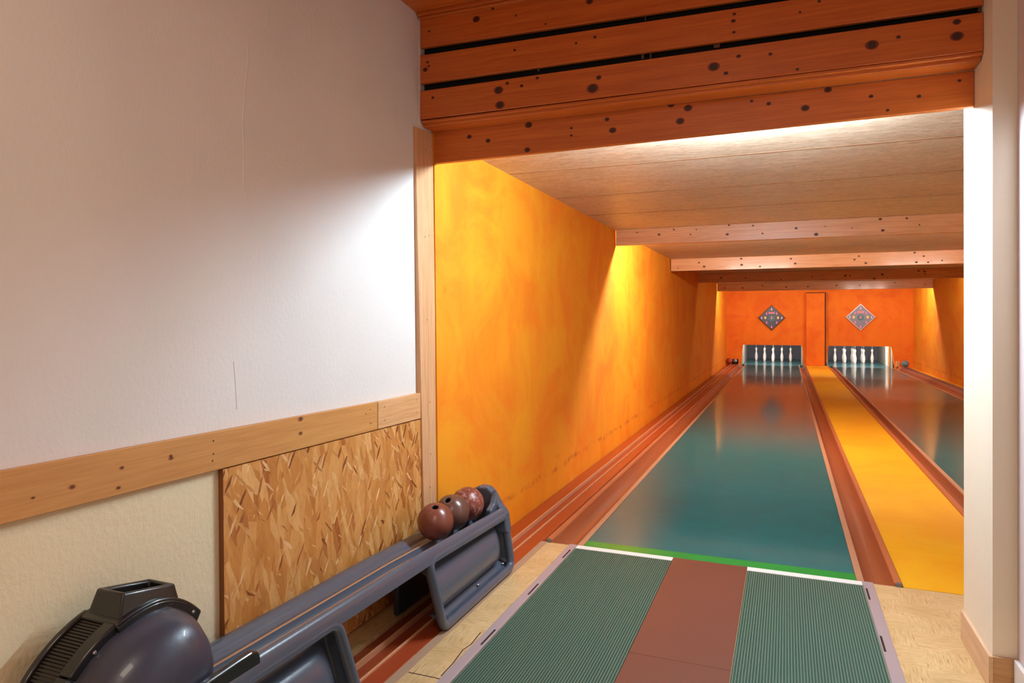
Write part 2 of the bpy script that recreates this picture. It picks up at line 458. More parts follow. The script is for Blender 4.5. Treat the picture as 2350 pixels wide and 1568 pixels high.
# back wall with two pin openings
OP = [(-1.13, .40, -1.176, .453), (1.07, 2.565, .995, 2.644)]
ZO = .548
b = MB()
def wb(p): b.slab([(x, YB, z) for x, z in p], (0, .12, 0))
wb([(-1.7, ZO), (3.2, ZO), (3.2, ZC+.05), (-1.7, ZC+.05)])
wb([(-1.7, -.12), (OP[0][2], -.12), (OP[0][2], 0), (OP[0][0], ZO), (-1.7, ZO)])
wb([(OP[0][3], -.12), (OP[1][2], -.12), (OP[1][2], 0), (OP[1][0], ZO), (OP[0][1], ZO), (OP[0][3], 0)])
wb([(OP[1][3], -.12), (3.2, -.12), (3.2, ZO), (OP[1][1], ZO), (OP[1][3], 0)])
tag(b.build('wall_back', M['orangeback'], origin=(0, YB, 0)), 'orange end wall above the pins with two low openings', 'wall', kind='structure')
b = MB(); b.box((.508, YB-.12, 0), (.965, YB+.02, 1.97))
tag(b.build('wall_box', M['orangeback'], origin=(.73, YB, 0), bevel=.006), 'tall narrow orange boxed column between the two pin openings', 'column', kind='structure')

b = MB(); b.box((.967, YB-.12, .02), (.992, YB-.005, 1.985)); b.box((.508, YB-.12, 1.972), (.967, YB-.005, 1.988))  # dark strips added for the shadow in the gap beside and above the column
tag(b.build('shadow_gap_strip', simple('dark_brown_gap_shadow', (70, 22, 8), .8)), 'dark brown strip standing for the shadowed gap along the right and top of the orange column', 'trim', kind='structure')
# ceilings
b = MB(); b.box((-1.9, YH+.005, ZC), (3.3, 24.2, ZC+.06))
for y in (3.95, 4.85, 5.75, 8.2, 9.3):       # board joints in a darker tan
    b.box((-1.6, y-.004, ZC-.0015), (3.05, y+.004, ZC+.001), 1)
tag(b.build('ceiling_lane', [M['ceil'], simple('joint_line_tan', (150, 108, 76), .8)], origin=(0, 0, ZC)), 'tan hardboard ceiling over the lanes', 'ceiling', kind='structure')
b = MB(); b.box((-1.9, -2.2, ZR), (3.3, YU+.02, ZR+.1))
tag(b.build('ceiling', M['header'], origin=(0, 0, ZR)), 'dark stained timber ceiling at the top edge of the room', 'ceiling', kind='structure')

# right hand wall end (pillar)
b = MB(); b.box((XP, 2.735, 0), (3.3, 3.135, ZR+.1))
tag(b.build('wall_right', M['pillar'], origin=(XP, 2.9, 0)), 'cream wall end standing right of the lane opening', 'wall', kind='structure')
b = MB(); b.box((.714, -1.2, 0), (1.0, 2.735, ZR+.1))
tag(b.build('wall_near', M['pink'], origin=(.9, 1, 0)), 'pale wall sliver at the extreme right edge', 'wall', kind='structure')
M['base'] = wood('pale_wood_skirting', (222, 190, 156), (206, 168, 132), 'Y', .5)
M['base2'] = wood('tan_wood_skirting', (196, 156, 112), (180, 136, 92), 'X', .5)
M['basewhite'] = simple('white_skirting', (226, 222, 218), .4)
b = MB(); b.box((XP-.014, 2.722, 0), (XP-.0005, 3.12, .112), 0); b.box((XP-.0005, 2.722, 0), (.709, 2.7345, .112), 1)
tag(b.build('baseboard_right', [M['base'], M['base2']], bevel=.002), 'pale wood skirting around the foot of the cream wall end', 'baseboard', kind='structure')
b = MB(); b.box((.700, -1.2, 0), (.7135, 2.718, .116))
tag(b.build('baseboard_near', M['basewhite'], bevel=.003), 'white skirting in the bottom right corner', 'baseboard', kind='structure')

# ------------------------------------------------------------------ boards on the left wall
def board_x(name, quad, X, t, m, knots=(), nails=(), **kw):
    """board lying on the left wall; quad of pixels on the plane X, thickness t back to the wall"""
    b = MB(); P = [on_x(u, v, X) for u, v in quad]
    b.slab(P, (-t, 0, 0))
    for u, v, r in knots:
        c = on_x(u, v, X+.0006); d = abs(on_x(u+r, v, X).y-c.y)
        b.disc(c, d*1.05, d*.75, (0, 1, 0), (0, 0, 1), 1, 12)
        b.disc(c-Vector((.0003, 0, 0)), d*1.9, d*1.1, (0, 1, 0), (0, 0, 1), 2, 12)
    for u, v in nails:
        b.disc(on_x(u, v, X+.0006), .003, .003, (0, 1, 0), (0, 0, 1), 3, 8)
    return b.build(name, [m, M['knot_mid'], M['knot_pale'], M['nail']], bevel=.0015, seg=1)
XBD = XL+.022
o = board_x('trim_1', [(-1500, 1361), (866.5, 923), (866.5, 986), (-1500, 1585)], XBD, .0215, M['dado'],
            [(166, 1118, 5), (76, 1143, 3.2), (272, 1120, 3.5), (280, 1074, 3.2), (393, 1052, 3.5), (392, 1046, 2), (690, 962, 3.4), (690, 995, 2.6)],
            [(490, 1042), (488, 1058), (490, 1012), (850, 940), (840, 950), (851, 972)])
tag(o, 'long honey pine board running along the white wall', 'board', kind='structure')
o = board_x('trim_2', [(868, 922.6), (966.5, 902), (968, 960), (868, 985.6)], XBD, .0215, M['dado2'], [], [(883, 934), (883, 965), (956, 918), (956, 947)])
tag(o, 'short pale pine piece at the end of the long board', 'board', kind='structure')
b = MB()
top = ZC+.14
P = [on_x(953, 290, XL+.012), on_x(993, 306, XL+.012), on_x(1006, 1190, XL+.034), on_x(974, 1215, XL+.034)]
low = [Vector((XL+.034, P[3].y, 0.0)), Vector((XL+.034, P[2].y, 0.0))]
front = [P[0], P[1], P[2], low[1], low[0], P[3]]
b.slab(front, (-.034, 0, 0))
for u, v in ((983, 541), (980, 734), (986, 923), (988, 1043), (987, 1118), (976, 344)):
    c = on_x(u, v, XL+.034); c.x = XL+.0352
    b.disc(c, .003, .004, (0, 1, 0), (0, 0, 1), 1, 8)
tag(b.build('trim_3', [M['post'], M['nail']], bevel=.002, seg=1), 'upright pale pine board at the corner of the lane opening', 'board', kind='structure')

# OSB panel
b = MB(); XO = XL+.020
q = [on_x(512, 1078, XO), on_x(968.5, 962, XO), on_x(974, 1190, XO), on_x(514, 1440, XO)]
y1b = on_x(974, 1240, XO).y
pts = [Vector((XO, q[0].y, q[0].z)), Vector((XO, q[1].y, q[1].z)), Vector((XO, y1b, .004)), Vector((XO, q[3].y+.006, .004))]
b.slab(pts, (-.0195, 0, 0))
o = b.build('strand_board_panel', [M['osb']])
for p in o.data.polygons:
    pass
o.data.materials.append(M['osbedge'])
for p in o.data.polygons:
    if abs(p.normal.y) > .9: p.material_index = 1
tag(o, 'large orange-brown strand board panel below the pine board on the left wall', 'panel')

# ------------------------------------------------------------------ slatted lintel over the opening
lint = thing('slatted_lintel', (-.5, YH, 2.01), 'dark stained pine lintel with slats and black gaps above the lane opening', 'lintel')
def slat(name, zl, zr, knots, y=YU, t=.022, xl=-1.612, xr=XP-.001, m=None, sag=0):
    b = MB()
    zl0, zl1 = zl; zr0, zr1 = zr
    b.slab([(xl, y, zl0), (xr, y, zr0), (xr, y, zr1), (xl, y, zl1)], (0, t, 0))
    for u, v, r in knots:
        c = on_y(u, v, y-.0006); d = abs(on_y(u+r, v, y).x-c.x)
        b.disc(c, d, d*.9, (1, 0, 0), (0, 0, 1), 1, 14)
        b.disc(c+Vector((0, .0003, 0)), d*1.5, d*1.15, (1, 0, 0), (0, 0, 1), 2, 14)
    return b.build(name, [m or M['header'], M['knot'], M['knot_red']], lint, bevel=.002, seg=1)
M['knot_red'] = simple('knot_stain', (128, 52, 20), .5)
slat('slat', (2.532, 2.672), (2.494, 2.66), [(1093, 44, 6), (1131, 20, 2.5), (1353, 3, 6), (1184, 36, 2), (1252, 55, 2), (985, 72, 2)])
slat('slat', (2.362, 2.497), (2.350, 2.468), [(981, 143, 2.5), (976, 160, 4), (984, 152, 2), (1181, 115, 2.5), (1322, 99, 2.5), (1365, 85, 3), (1685, 32, 3), (1683, 48, 4), (1684, 74, 3), (1880, 3, 3), (1836, 28, 2.5)])
slat('slat', (2.193, 2.327), (2.188, 2.324), [(1144, 207, 7.5), (1147, 241, 7.5), (1360, 203, 9.5), (1374, 178, 4.5), (1638, 153, 9.5), (1666, 168, 4), (2001, 103, 11), (2196, 83, 11), (2196, 50, 7), (2062, 85, 4), (1768, 124, 3.5), (1830, 159, 3), (1695, 129, 4), (993, 224, 2.5), (1233, 179, 3), (1197, 197, 3), (1164, 191, 3)])
slat('lower_board', (2.009, 2.168), (2.028, 2.160), [(1213, 287, 6), (1210, 344, 5), (1406, 299, 6), (1393, 274, 4), (1561, 278, 7), (1579, 248, 7), (1540, 240, 6), (1077, 314, 4), (1120, 323, 4), (1311, 294, 2.5), (1311, 311, 2.5), (1900, 206, 6.5), (1848, 248, 7), (1764, 238, 4), (1999, 221, 4), (2109, 221, 4), (2202, 185, 3.5), (2037, 253, 3), (1725, 232, 3)],
     YH, .026, -1.612, XP-.001)
# soffit stepping from the slats back to the lower board
b = MB(); b.ext_y([(-1.611, 2.163), (XP-.002, 2.163), (XP-.002, 2.187), (-1.611, 2.187)], YU+.024, YH-.0005)
b.box((-1.611, YU+.004, 2.176), (XP-.002, YU+.024, 2.1875))
b.build('soffit_board', M['header'], lint, bevel=.002, seg=1)
b = MB(); b.box((-1.612, YU-.028, 2.674), (XP-.001, YU+.02, 2.6895)); b.box((-1.612, YU-.014, 2.662), (XP-.001, YU+.0, 2.6735))
b.build('cornice_strip', M['header'], lint, bevel=.002, seg=1)
b = MB(); b.box((-1.615, YU+.045, 2.1875), (XP-.001, YU+.06, 2.70))
b.build('backing', M['black'], lint)
M['chip'] = simple('splinter_tan', (120, 84, 66), .7)
b = MB()
for u, v, w, h in ((1481, 39, 1, 8), (1475, 128, 2.5, 7), (1493, 128, 1.5, 7), (1645, 105, 6, 4), (1236, 160, 2, 3), (2248, 19, 2, 6)):
    c = on_y(u, v, YU+.03); b.box((c.x-w*.002, c.y-.002, c.z-h*.002), (c.x+w*.002, c.y+.012, c.z+h*.002))
b.build('gap_splinter', M['chip'], lint)

# plaster strip in the corner between wall and lintel
b = MB(); b.box((XL-.01, YU+.002, 2.165), (-1.613, YU+.06, ZR))
tag(b.build('trim_4', M['white']), 'thin white plaster strip where the wall meets the slatted lintel', 'trim', kind='structure')

# ------------------------------------------------------------------ ceiling beams
def beam(y, z0, z1, knots, label, xl=-1.59, xr=3.055, t=.055):
    b = MB(); b.box((xl, y, z0), (xr, y+t, z1))
    for u, v, r in knots:
        c = on_y(u, v, y-.0008); d = abs(on_y(u+r, v, y).x-c.x)
        d *= .8; b.disc(c, d, d*.9, (1, 0, 0), (0, 0, 1), 1, 12)
        b.disc(c+Vector((0, .0004, 0)), d*1.6, d*1.15, (1, 0, 0), (0, 0, 1), 2, 12)
    o = b.build('ceiling_beam', [M['beam'], M['knot'], M['knot_pale']], bevel=.004, seg=2)
    return tag(o, label, 'beam', 'pine beams under the lane ceiling')
beam(6.764, 1.988, ZC, [(1512.5, 538.5, 3), (1546.5, 527, 2.2), (1598, 527, 1.6), (1584.5, 538, 1.8), (1669, 538, 3.4), (1673, 517, 2.5), (1728, 518, 2.4), (1750, 536, 2.4), (1827, 524, 3.2), (1873, 538, 4.5), (2020, 503, 3.8), (2026, 529, 4), (2081, 501, 3), (2110, 516, 2), (1955, 523, 1.6), (1894, 520, 1.6), (1462, 534, 1.8)],
     'nearest and widest pine beam, first behind the lintel')
beam(10.3, 1.968, ZC-.001, [(1604, 603, 2.2), (1616, 612, 3), (1701, 594, 2.6), (1702, 608, 3), (1744, 612, 2.2), (1815, 594, 2.6), (1825, 605, 3), (1961, 596, 2.6), (1971, 588, 2.4), (1987, 604, 3), (2099, 580, 2.8), (2120, 588, 2.6), (2103, 602, 3), (2130, 602, 2.4), (2162, 598, 2), (1556, 616, 1.5)],
     'second pine beam from the lintel, pale with dark knots')
beam(13.767, 1.968, ZC-.001, [(1655, 638, 2), (1711, 638, 1.6), (1792, 642, 1.6), (1864, 635, 1.6), (1940, 633, 2.6), (1951, 633, 1.6), (2006, 640, 2.4), (2025, 630, 3), (2108, 622, 2.2), (2122, 623, 2.6), (2123, 628, 1.8)],
     'third pine beam from the lintel, dark on its left half')
beam(17.664, 1.956, ZC-.001, [(1663, 661, 1.8), (1704, 661, 2), (1750, 656, 1.6), (1804, 659, 2), (1854, 658, 2), (1920, 655, 2), (1973, 655, 1.6), (2054, 649, 1.6), (2123, 653, 1.6)],
     'farthest pine beam, glowing orange just before the end wall')

# ================================================================== LANES
YPIT = 23.5
def lane(x0, x1, gl, gr, label):
    """x0..x1 plate; gl=(rim,edge) left gutter span, gr=right"""
    e = thing('bowling_lane', ((x0+x1)/2, YF, 0), label, 'lane', 'bowling lanes')
    b = MB(); b.box((x0, YF+.11, -.1), (x1, YB-.003, -.001)); b.build('lane_surface', M['lane'], e)
    b = MB(); b.box((x0, YF+.001, -.1), (x1, YF+.11, -.001)); b.build('foul_band', M['green'], e)['label'] = 'bright green band at the front of the lane'
    for xa, xb in ((x0-.034, x0), (x1, x1+.034)):
        b = MB(); b.box((xa+.001, YF+.001, -.1), (xb-.001, YB-.004, .004)); b.build('edge_strip', M['strip'], e, bevel=.003)
    for (xa, xb, side) in ((gl[0], x0-.034, -1), (x1+.034, gr[1], 1)):
        rimw = .034; d = .055
        if side < 0: rim = (xa, xa+rimw); g0, g1 = xa+rimw, xb
        else: rim = (xb-rimw, xb); g0, g1 = xa, xb-rimw
        n = 9; prof = []
        for k in range(n+1):
            t = k/n; x = g0+(g1-g0)*t
            prof.append((x, -.006-d*math.sin(math.pi*t)**.6))
        prof = prof+[(g1, -.1), (g0, -.1)]
        b = MB(); b.ext_y(prof, YF+.002, YB-.004, smooth=True); b.build('gutter', M['gutter'], e, sharp=50)
        b = MB(); b.ext_y([(rim[0], -.1), (rim[1], -.1), (rim[1], .012), (rim[1]-.008, .022), (rim[0]+.008, .022), (rim[0], .012)], YF+.004, YB-.02)
        rm = b.build('gutter_rim', M['rim'], e, bevel=.002)
        b = MB(); b.box((rim[0]+.004, YF-.006, -.02), (rim[1]-.004, YF+.003, .020)); b.build('end_cap', M['cap'], rm, bevel=.004)
    return e
lane(-1.033, .311, (-1.245, 0), (0, .503), 'near left teal bowling lane with a green band at its front')
lane(1.20, 2.535, (1.037, 0), (0, 2.745), 'right-hand bowling lane partly hidden behind the cream wall end')

# ball return track beside the left lane: oxide boards with pale ridges, running under the rack
e = thing('ball_track', (-1.38, 10, -.02), 'long oxide-red ball track with two pale ridges beside the orange wall', 'track')
def strip(name, prof, y0, y1, m, par, mats=None, **k):
    b = MB(); b.ext_y(prof, y0, y1); return b.build(name, m, par, **k)
Y0, Y1 = -.5, YB-.05
strip('track_board', [(-1.50, -.1), (-1.441, -.1), (-1.441, -.012), (-1.50, -.018)], Y0, YH-.02, M['track'], e, bevel=.002)
strip('track_board', [(-1.571, -.1), (-1.441, -.1), (-1.441, -.010), (-1.571, -.030)], YH+.03, Y1, M['track'], e, bevel=.002)
strip('track_ridge', [(-1.4405, -.05), (-1.433, -.05), (-1.433, .001), (-1.434, .003), (-1.439, .003), (-1.4405, .001)], Y0, Y1, M['ridge'], e, bevel=.001)
strip('track_board', [(-1.4325, -.1), (-1.3655, -.1), (-1.3655, -.016), (-1.4325, -.020)], Y0, Y1, M['track'], e, bevel=.002)
strip('track_ridge', [(-1.365, -.05), (-1.3582, -.05), (-1.3582, .000), (-1.3592, .002), (-1.364, .002), (-1.365, .000)], Y0, Y1, M['ridge'], e, bevel=.001)
strip('track_board', [(-1.358, -.1), (-1.278, -.1), (-1.278, -.012), (-1.286, -.006), (-1.358, -.006)], Y0, Y1, M['track'], e, bevel=.002)
b = MB(); b.box((-1.277, YF+.002, -.1), (-1.246, Y1, -.03)); b.build('track_edge', M['orangefloor'], e)

e = thing('ball_rail', (2.83, 12, -.02), 'mauve metal ball rail along the right orange wall', 'rail')
for x0, x1, z in ((2.746, 2.775, .030), (2.79, 2.812, .022), (2.826, 2.848, .022), (2.862, 2.92, .034)):
    strip('rail_bar', [(x0, -.1), (x1, -.1), (x1, z-.006), (x1-.006, z), (x0+.006, z), (x0, z-.006)], YF+.01, YB-.01, M['metaltrack'], e, bevel=.002)
b = MB(); b.box((2.75, YF+.01, -.1), (2.918, YB-.01, -.01)); b.build('rail_bed', M['gutter'], e)

# ================================================================== APPROACH
def ridged(x0, x1, y0, y1, label):
    b = MB(); p = .0101; n = round((x1-x0)/p); p = (x1-x0)/n
    prof = [(x0, .0005)]; mats = []
    for k in range(n):
        x = x0+k*p
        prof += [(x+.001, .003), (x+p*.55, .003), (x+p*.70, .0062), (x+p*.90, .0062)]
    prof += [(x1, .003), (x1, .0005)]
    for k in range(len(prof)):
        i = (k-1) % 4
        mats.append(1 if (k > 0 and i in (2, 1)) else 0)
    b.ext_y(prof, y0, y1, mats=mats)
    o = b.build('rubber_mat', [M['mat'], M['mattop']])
    return tag(o, label, 'mat', 'ridged green rubber mats on the approach')
YN = .6
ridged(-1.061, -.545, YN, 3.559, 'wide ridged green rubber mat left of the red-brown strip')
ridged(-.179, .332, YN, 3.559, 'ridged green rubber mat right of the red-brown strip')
b = MB()
b.box((-.5435, 2.52, .0005), (-.1805, YF-.001, .0045)); b.box((-.5435, YN, .0005), (-.1805, 2.519, .004))
tag(b.build('vinyl_runner', M['runner'], bevel=.0006, seg=1), 'smooth red-brown strip between the two green mats', 'runner')
for x0, x1, lab in ((-1.061, -.545, 'left'), (-.179, .332, 'right')):
    b = MB(); b.box((x0, 3.560, .0005), (x1, YF-.001, .005))
    tag(b.build('foul_line', M['whiteline'], bevel=.0006, seg=1), 'white foul line at the end of the %s green mat' % lab, 'line', 'white foul lines')
for x0, x1, sx, lab in ((-1.106, -1.0625, -1.075, 'lilac-grey slotted metal edge strip left of the green mats'), (.3335, .379, .3425, 'lilac-grey slotted metal edge strip right of the green mats')):
    e = thing('edge_profile', ((x0+x1)/2, 2, 0), lab, 'strip', 'metal edge strips')
    b = MB(); b.box((x0, YN, .0003), (x1, YF-.001, .007)); b.build('profile', M['alu'], e, bevel=.002)
    for y in (3.45, 2.94, 2.43, 1.92):
        b = MB(); b.box((sx-.004, y-.068, .0065), (sx+.004, y+.068, .0075)); b.build('slot', M['stripmark'], e)
# grey joint strip beside the track
b = MB(); b.box((-1.272, .5, .0004), (-1.236, YF-.002, .003))
tag(b.build('joint_strip', simple('grey_brown_strip', (168, 138, 112), .5, bump=.5, bscale=30), bevel=.001, seg=1), 'narrow weathered grey strip along the oxide-red track', 'strip')
b = MB()
for pts in ([(937, 1543), (1000, 1556), (1012, 1560)], [(1103, 1452), (1080, 1480), (1062, 1492), (1040, 1522), (1012, 1552)]):
    P = [on_z(u, v, .0006) for u, v in pts]
    for p, q in zip(P, P[1:]):
        d = (q-p).normalized(); nrm = Vector((-d.y, d.x, 0))*.0022
        b.quad(p-nrm, q-nrm, q+nrm, p+nrm)
o = b.build('floor_crack', simple('crack_dark', (56, 40, 28), .9)); o['kind'] = 'structure'; tag(o, 'dark crack in the vinyl beside the left metal strip', 'crack')

# ================================================================== BALL RACK
rack = thing('ball_rack', (-1.4, 2.2, 0), 'slate-blue ball return rack with a long sloping channel along the strand board', 'ball rack')
def off(y):
    return .010-.012*(y-1.4)/.9 if y < 2.3 else -.002-.028*(y-2.3)/.75
prof = [(-1.565, .250), (-1.568, .268), (-1.562, .286), (-1.550, .295), (-1.532, .298), (-1.515, .294), (-1.500, .284), (-1.490, .2765), (-1.472, .2765),
        (-1.466, .280), (-1.459, .2835), (-1.451, .282), (-1.444, .264), (-1.434, .255), (-1.424, .258), (-1.412, .279), (-1.406, .2832), (-1.396, .2842), (-1.388, .2848),
        (-1.345, .293), (-1.322, .310), (-1.313, .333), (-1.306, .346), (-1.298, .351), (-1.289, .349), (-1.281, .341), (-1.276, .326), (-1.272, .297),
        (-1.284, .297), (-1.291, .330), (-1.300, .337), (-1.312, .318), (-1.330, .285), (-1.43, .244), (-1.50, .262), (-1.55, .282)]
mats = [0]*len(prof)
mats[10] = 1; mats[16] = 1
b = MB(); b.ext_y(prof, 1.30, 3.075, smooth=True, off=off, ny=14, mats=mats)
b.build('channel', [M['rack'], M['wear']], rack, sharp=55)
# end stop: cup-shaped upstand behind the last ball
b = MB()
zt = .445
sec = [(-1.572, .20), (-1.575, .29), (-1.54, .315), (-1.49, .355), (-1.445, .402), (-1.41, .418), (-1.365, .416), (-1.338, .392), (-1.305, .335), (-1.285, .312), (-1.27, .292), (-1.258, .20)]
ys = [3.075, 3.135]
for (ya, yb, sh) in ((3.078, 3.135, 0),):
    b.slab([(x, ya, z) for x, z in sec], (0, yb-ya, 0))
o = b.build('end_stop', M['rack'], rack, bevel=.012, seg=3)
b = MB()   # side wings of the cup
b.slab([(-1.345, 3.005, .325), (-1.345, 3.05, .345), (-1.345, 3.07, .375), (-1.345, 3.085, .408), (-1.345, 3.085, .285), (-1.345, 3.005, .285)], (.03, 0, 0))
b.build('side_wing', M['rack'], rack, bevel=.008, seg=3)

def rounded(pts, r, seg=5):
    """closed 2-D polygon with rounded corners"""
    out = []; n = len(pts)
    for i in range(n):
        p0, p, p1 = Vector(pts[i-1]), Vector(pts[i]), Vector(pts[(i+1) % n])
        a = (p0-p).normalized(); c = (p1-p).normalized()
        rr = r[i] if isinstance(r, (list, tuple)) else r
        s0, s1 = p+a*rr, p+c*rr
        for k in range(seg+1):
            t = k/seg
            out.append((1-t)**2*s0+2*t*(1-t)*p+t*t*s1)
    return out
def panel(y_tl, y_tr, y_bl, y_br, zt_l, zt_r, bolts, xt=-1.292, xb=-1.257, open_left=False, q_left=False):
    """front support: rounded tube frame, recessed plate with a bullet-shaped bulge"""
    def X(z): return xb+(xt-xb)*max(0, min(1, z/.32))
    fr = MB(); rf = .0195
    P2 = rounded([(y_bl+rf*.6, rf+.004), (y_br-rf, rf+.004), (y_tr-rf, zt_r-rf), (y_tl+rf*.6, zt_l-rf)], [.03, .05, .045, .05])
    fr.tube([(X(p.y), p.x, p.y) for p in P2], rf, seg=12, closed=True)
    frame = fr.build('support_frame', M['rack'], rack)
    g = MB(); ny, nz = 90, 44; vs = []
    for j in range(nz+1):
        w = j/nz
        for i in range(ny+1):
            t = i/ny
            yl = y_bl+(y_tl-y_bl)*w+.012; yr = y_br+(y_tr-y_br)*w-.012
            zt_ = zt_l+(zt_r-zt_l)*t-.012
            y = yl+(yr-yl)*t; z = .012+(zt_-.012)*w
            bz = (z-.150)/.088
            bul = math.sqrt(max(0, 1-bz*bz)) if abs(bz) < 1 else 0
            dr = (yr-y)/.10
            q = math.sqrt(max(0, 1-(1-min(1, max(0, dr-.35)))**2))
            ledge = max(0, min(1, (.062-z)/.03))
            x = X(z)-.062+.058*bul**.8*q+.035*ledge*ledge*(3-2*ledge)*(1-bul)
            ed = max(0, min(1, 1-min(y-yl, yr-y, z-.012, (zt_-z))/.016)); x = x+(X(z)-.004-x)*ed*ed
            vs.append((x, y, z))
    fs = [(j*(ny+1)+i, j*(ny+1)+i+1, (j+1)*(ny+1)+i+1, (j+1)*(ny+1)+i) for j in range(nz) for i in range(ny)]
    g.add(vs, fs, 0, True)
    pl = g.build('support_plate', M['rack'], rack, recalc=True, sharp=80)
    for y, z, dx in bolts:
        bb = MB(); bb.lathe([(0, .004), (.004, .0035), (.0065, 0), (.0065, -.006)], 10, mx=Matrix.Translation((X(z)+dx, y, z)) @ Matrix.Rotation(math.pi/2, 4, 'Y'))
        bb.build('bolt', M['bolt'], pl)
panel(2.325, 3.125, 2.395, 3.150, .325, .300, [(2.46, .045, -.026), (2.80, .045, -.026), (3.09, .045, -.026), (2.62, .262, -.055), (2.98, .25, -.055)])
panel(1.33, 1.775, 1.33, 1.855, .333, .328, [(1.70, .265, -.058), (1.715, .235, -.058)])
# rear supports towards the wall
for ya, yb in ((2.47, 3.10), (1.42, 1.75)):
    b = MB(); b.box((-1.53, ya, 0), (-1.505, yb, .262)); b.build('rear_support', M['rackdark'], rack, bevel=.01, seg=3)

# ------------------------------------------------------------------ balls
def ball(loc, hole, m, label, R=.08):
    e = thing('bowling_ball', loc, label, 'ball', 'bowling balls on the rack')
    loc = Vector(loc)
    mx = Matrix.Translation(loc)
    b = MB()
    if hole:
        d = Vector(hole).normalized()
        mx = mx @ d.to_track_quat('Z', 'Y').to_matrix().to_4x4()
        r = .0145; zr = math.sqrt(R*R-r*r); a0 = math.asin(r/R)
        prof = [(r-.0012, zr-.006), (r-.0004, zr-.0014)]
        prof += [(R*math.sin(a), R*math.cos(a)) for a in [a0+.02+(math.pi-a0-.02)*k/34 for k in range(35)]]
        prof[-1] = (0, -R)
        b.lathe(prof, 48, mx=mx)
    else:
        b.lathe([(0, R)]+[(R*math.sin(math.pi*k/34), R*math.cos(math.pi*k/34)) for k in range(1, 34)]+[(0, -R)], 48, mx=mx)
    b.build('shell', m, e, origin=loc, sharp=60)
    if hole:
        h = MB(); h.lathe([(r-.0012, zr-.004), (r-.0012, zr-.035), (0, zr-.035)], 20, mx=mx); h.build('finger_hole', M['hole'], e, sharp=40)
def hole_dir(c, du, dv):
    """direction on the ball towards an offset (in radii, right/up) seen from the photograph's side"""
    t = (Vector((0, 0, H))-Vector(c)).normalized(); r = Vector((0, 0, 1)).cross(t).normalized(); u = t.cross(r)
    return t*math.sqrt(max(.01, 1-du*du-dv*dv))+r*du+u*dv
for c, hd, m, lab in (((-1.428, 2.656, .3565), (-.02, .76), 'ball1', 'nearest reddish-brown bowling ball with one finger hole on the slate rack'),
                      ((-1.428, 2.819, .3555), (-.28, .66), 'ball2', 'dark brown bowling ball in the middle of the row of three'),
                      ((-1.428, 2.982, .3525), None, 'ball3', 'mottled worn brown bowling ball against the end stop')):
    ball(c, hole_dir(c, *hd) if hd else None, M[m], lab)

# ------------------------------------------------------------------ ball lift at the near end
lift = thing('ball_lift', (-1.45, 1.2, 0), 'charcoal and black ball lift with ribbed belt cover and square chimney by the cream wall', 'ball lift')
YC, ZCN, RW = 1.215, .272, .272
# domed housing
b = MB(); nu, nv = 40, 28; vs = []
def housing(a, w):
    """a: angle round the drum axis (X); w 0..1 from the belt side to the domed front"""
    ph = w*math.pi/2
    sa_, ca_ = math.sin(a), math.cos(a)
    R0 = RW-.010
    ey = .120 if sa_ > 0 else R0
    rad = (abs(sa_/ey)**3.0+abs(ca_/R0)**3.0)**(-1/3.0) if sa_ > 0 else R0
    rr = rad*math.cos(ph)**.36
    x = -1.462+.158*math.sin(ph)**.9
    z = ZCN+rr*ca_
    t = max(0, min(1, (.40-z)/.10))
    return (x, YC+rr*sa_*((1-.26*t*t*(3-2*t)) if sa_ > 0 else 1), z)
for i in range(nu+1):
    a = -math.pi+2*math.pi*i/nu
    for j in range(nv+1): vs.append(housing(a, j/nv*.995))
fs = [(i*(nv+1)+j, (i+1)*(nv+1)+j, (i+1)*(nv+1)+j+1, i*(nv+1)+j+1) for i in range(nu) for j in range(nv)]
b.add(vs, fs, 0, True)
b.build('housing', M['lift'], lift, sharp=80)
b = MB(); b.box((-1.56, 1.02, .009), (-1.30, 1.38, .12)); b.build('base_foot', M['liftblack'], lift, bevel=.02, seg=3)
# ribbed belt cover
b = MB()
def arc(a, r, x): return (x, YC+r*math.sin(a), ZCN+r*math.cos(a)-(.11*a*a if a > 0 else 0))
a0, a1 = math.radians(-112), math.radians(-17); N = 180
for k in range(N):
    aa, ab = a0+(a1-a0)*k/N, a0+(a1-a0)*(k+1)/N
    up = k % 3 != 0
    r = RW+(.003 if up else -.003)
    vs = [arc(aa, r, -1.548), arc(ab, r, -1.548), arc(ab, r, -1.474), arc(aa, r, -1.474),
          arc(aa, r-.02, -1.548), arc(ab, r-.02, -1.548), arc(ab, r-.02, -1.474), arc(aa, r-.02, -1.474)]
    b.add(vs, [(0, 1, 2, 3), (0, 3, 7, 4), (1, 5, 6, 2), (0, 4, 5, 1), (3, 2, 6, 7)], 0 if up else 1)
b.build('belt_cover', [M['slot'], M['liftblack']], lift)
# raised side flanges
def flange(x0, x1, r0, r1, a0, a1, name, n=24, m='liftblack', bv=.004):
    b = MB(); vs = []
    for k in range(n+1):
        a = a0+(a1-a0)*k/n
        vs += [arc(a, r0, x0), arc(a, r1, x0), arc(a, r1, x1), arc(a, r0, x1)]
    fs = [(0, 1, 2, 3), (4*n, 4*n+3, 4*n+2, 4*n+1)]
    for k in range(n):
        for j in range(4):
            fs.append((4*k+j, 4*(k+1)+j, 4*(k+1)+(j+1) % 4, 4*k+(j+1) % 4))
    b.add(vs, fs, 0, True)
    return b.build(name, M[m], lift, bevel=bv, seg=2, sharp=35)
R_ = math.radians
flange(-1.566, -1.549, RW-.03, RW+.011, R_(-112), R_(-15), 'side_flange')
flange(-1.474, -1.436, RW-.03, RW+.011, R_(-112), R_(-47), 'side_flange')
flange(-1.474, -1.436, RW-.03, RW+.009, R_(-46.4), R_(-14), 'side_flange')
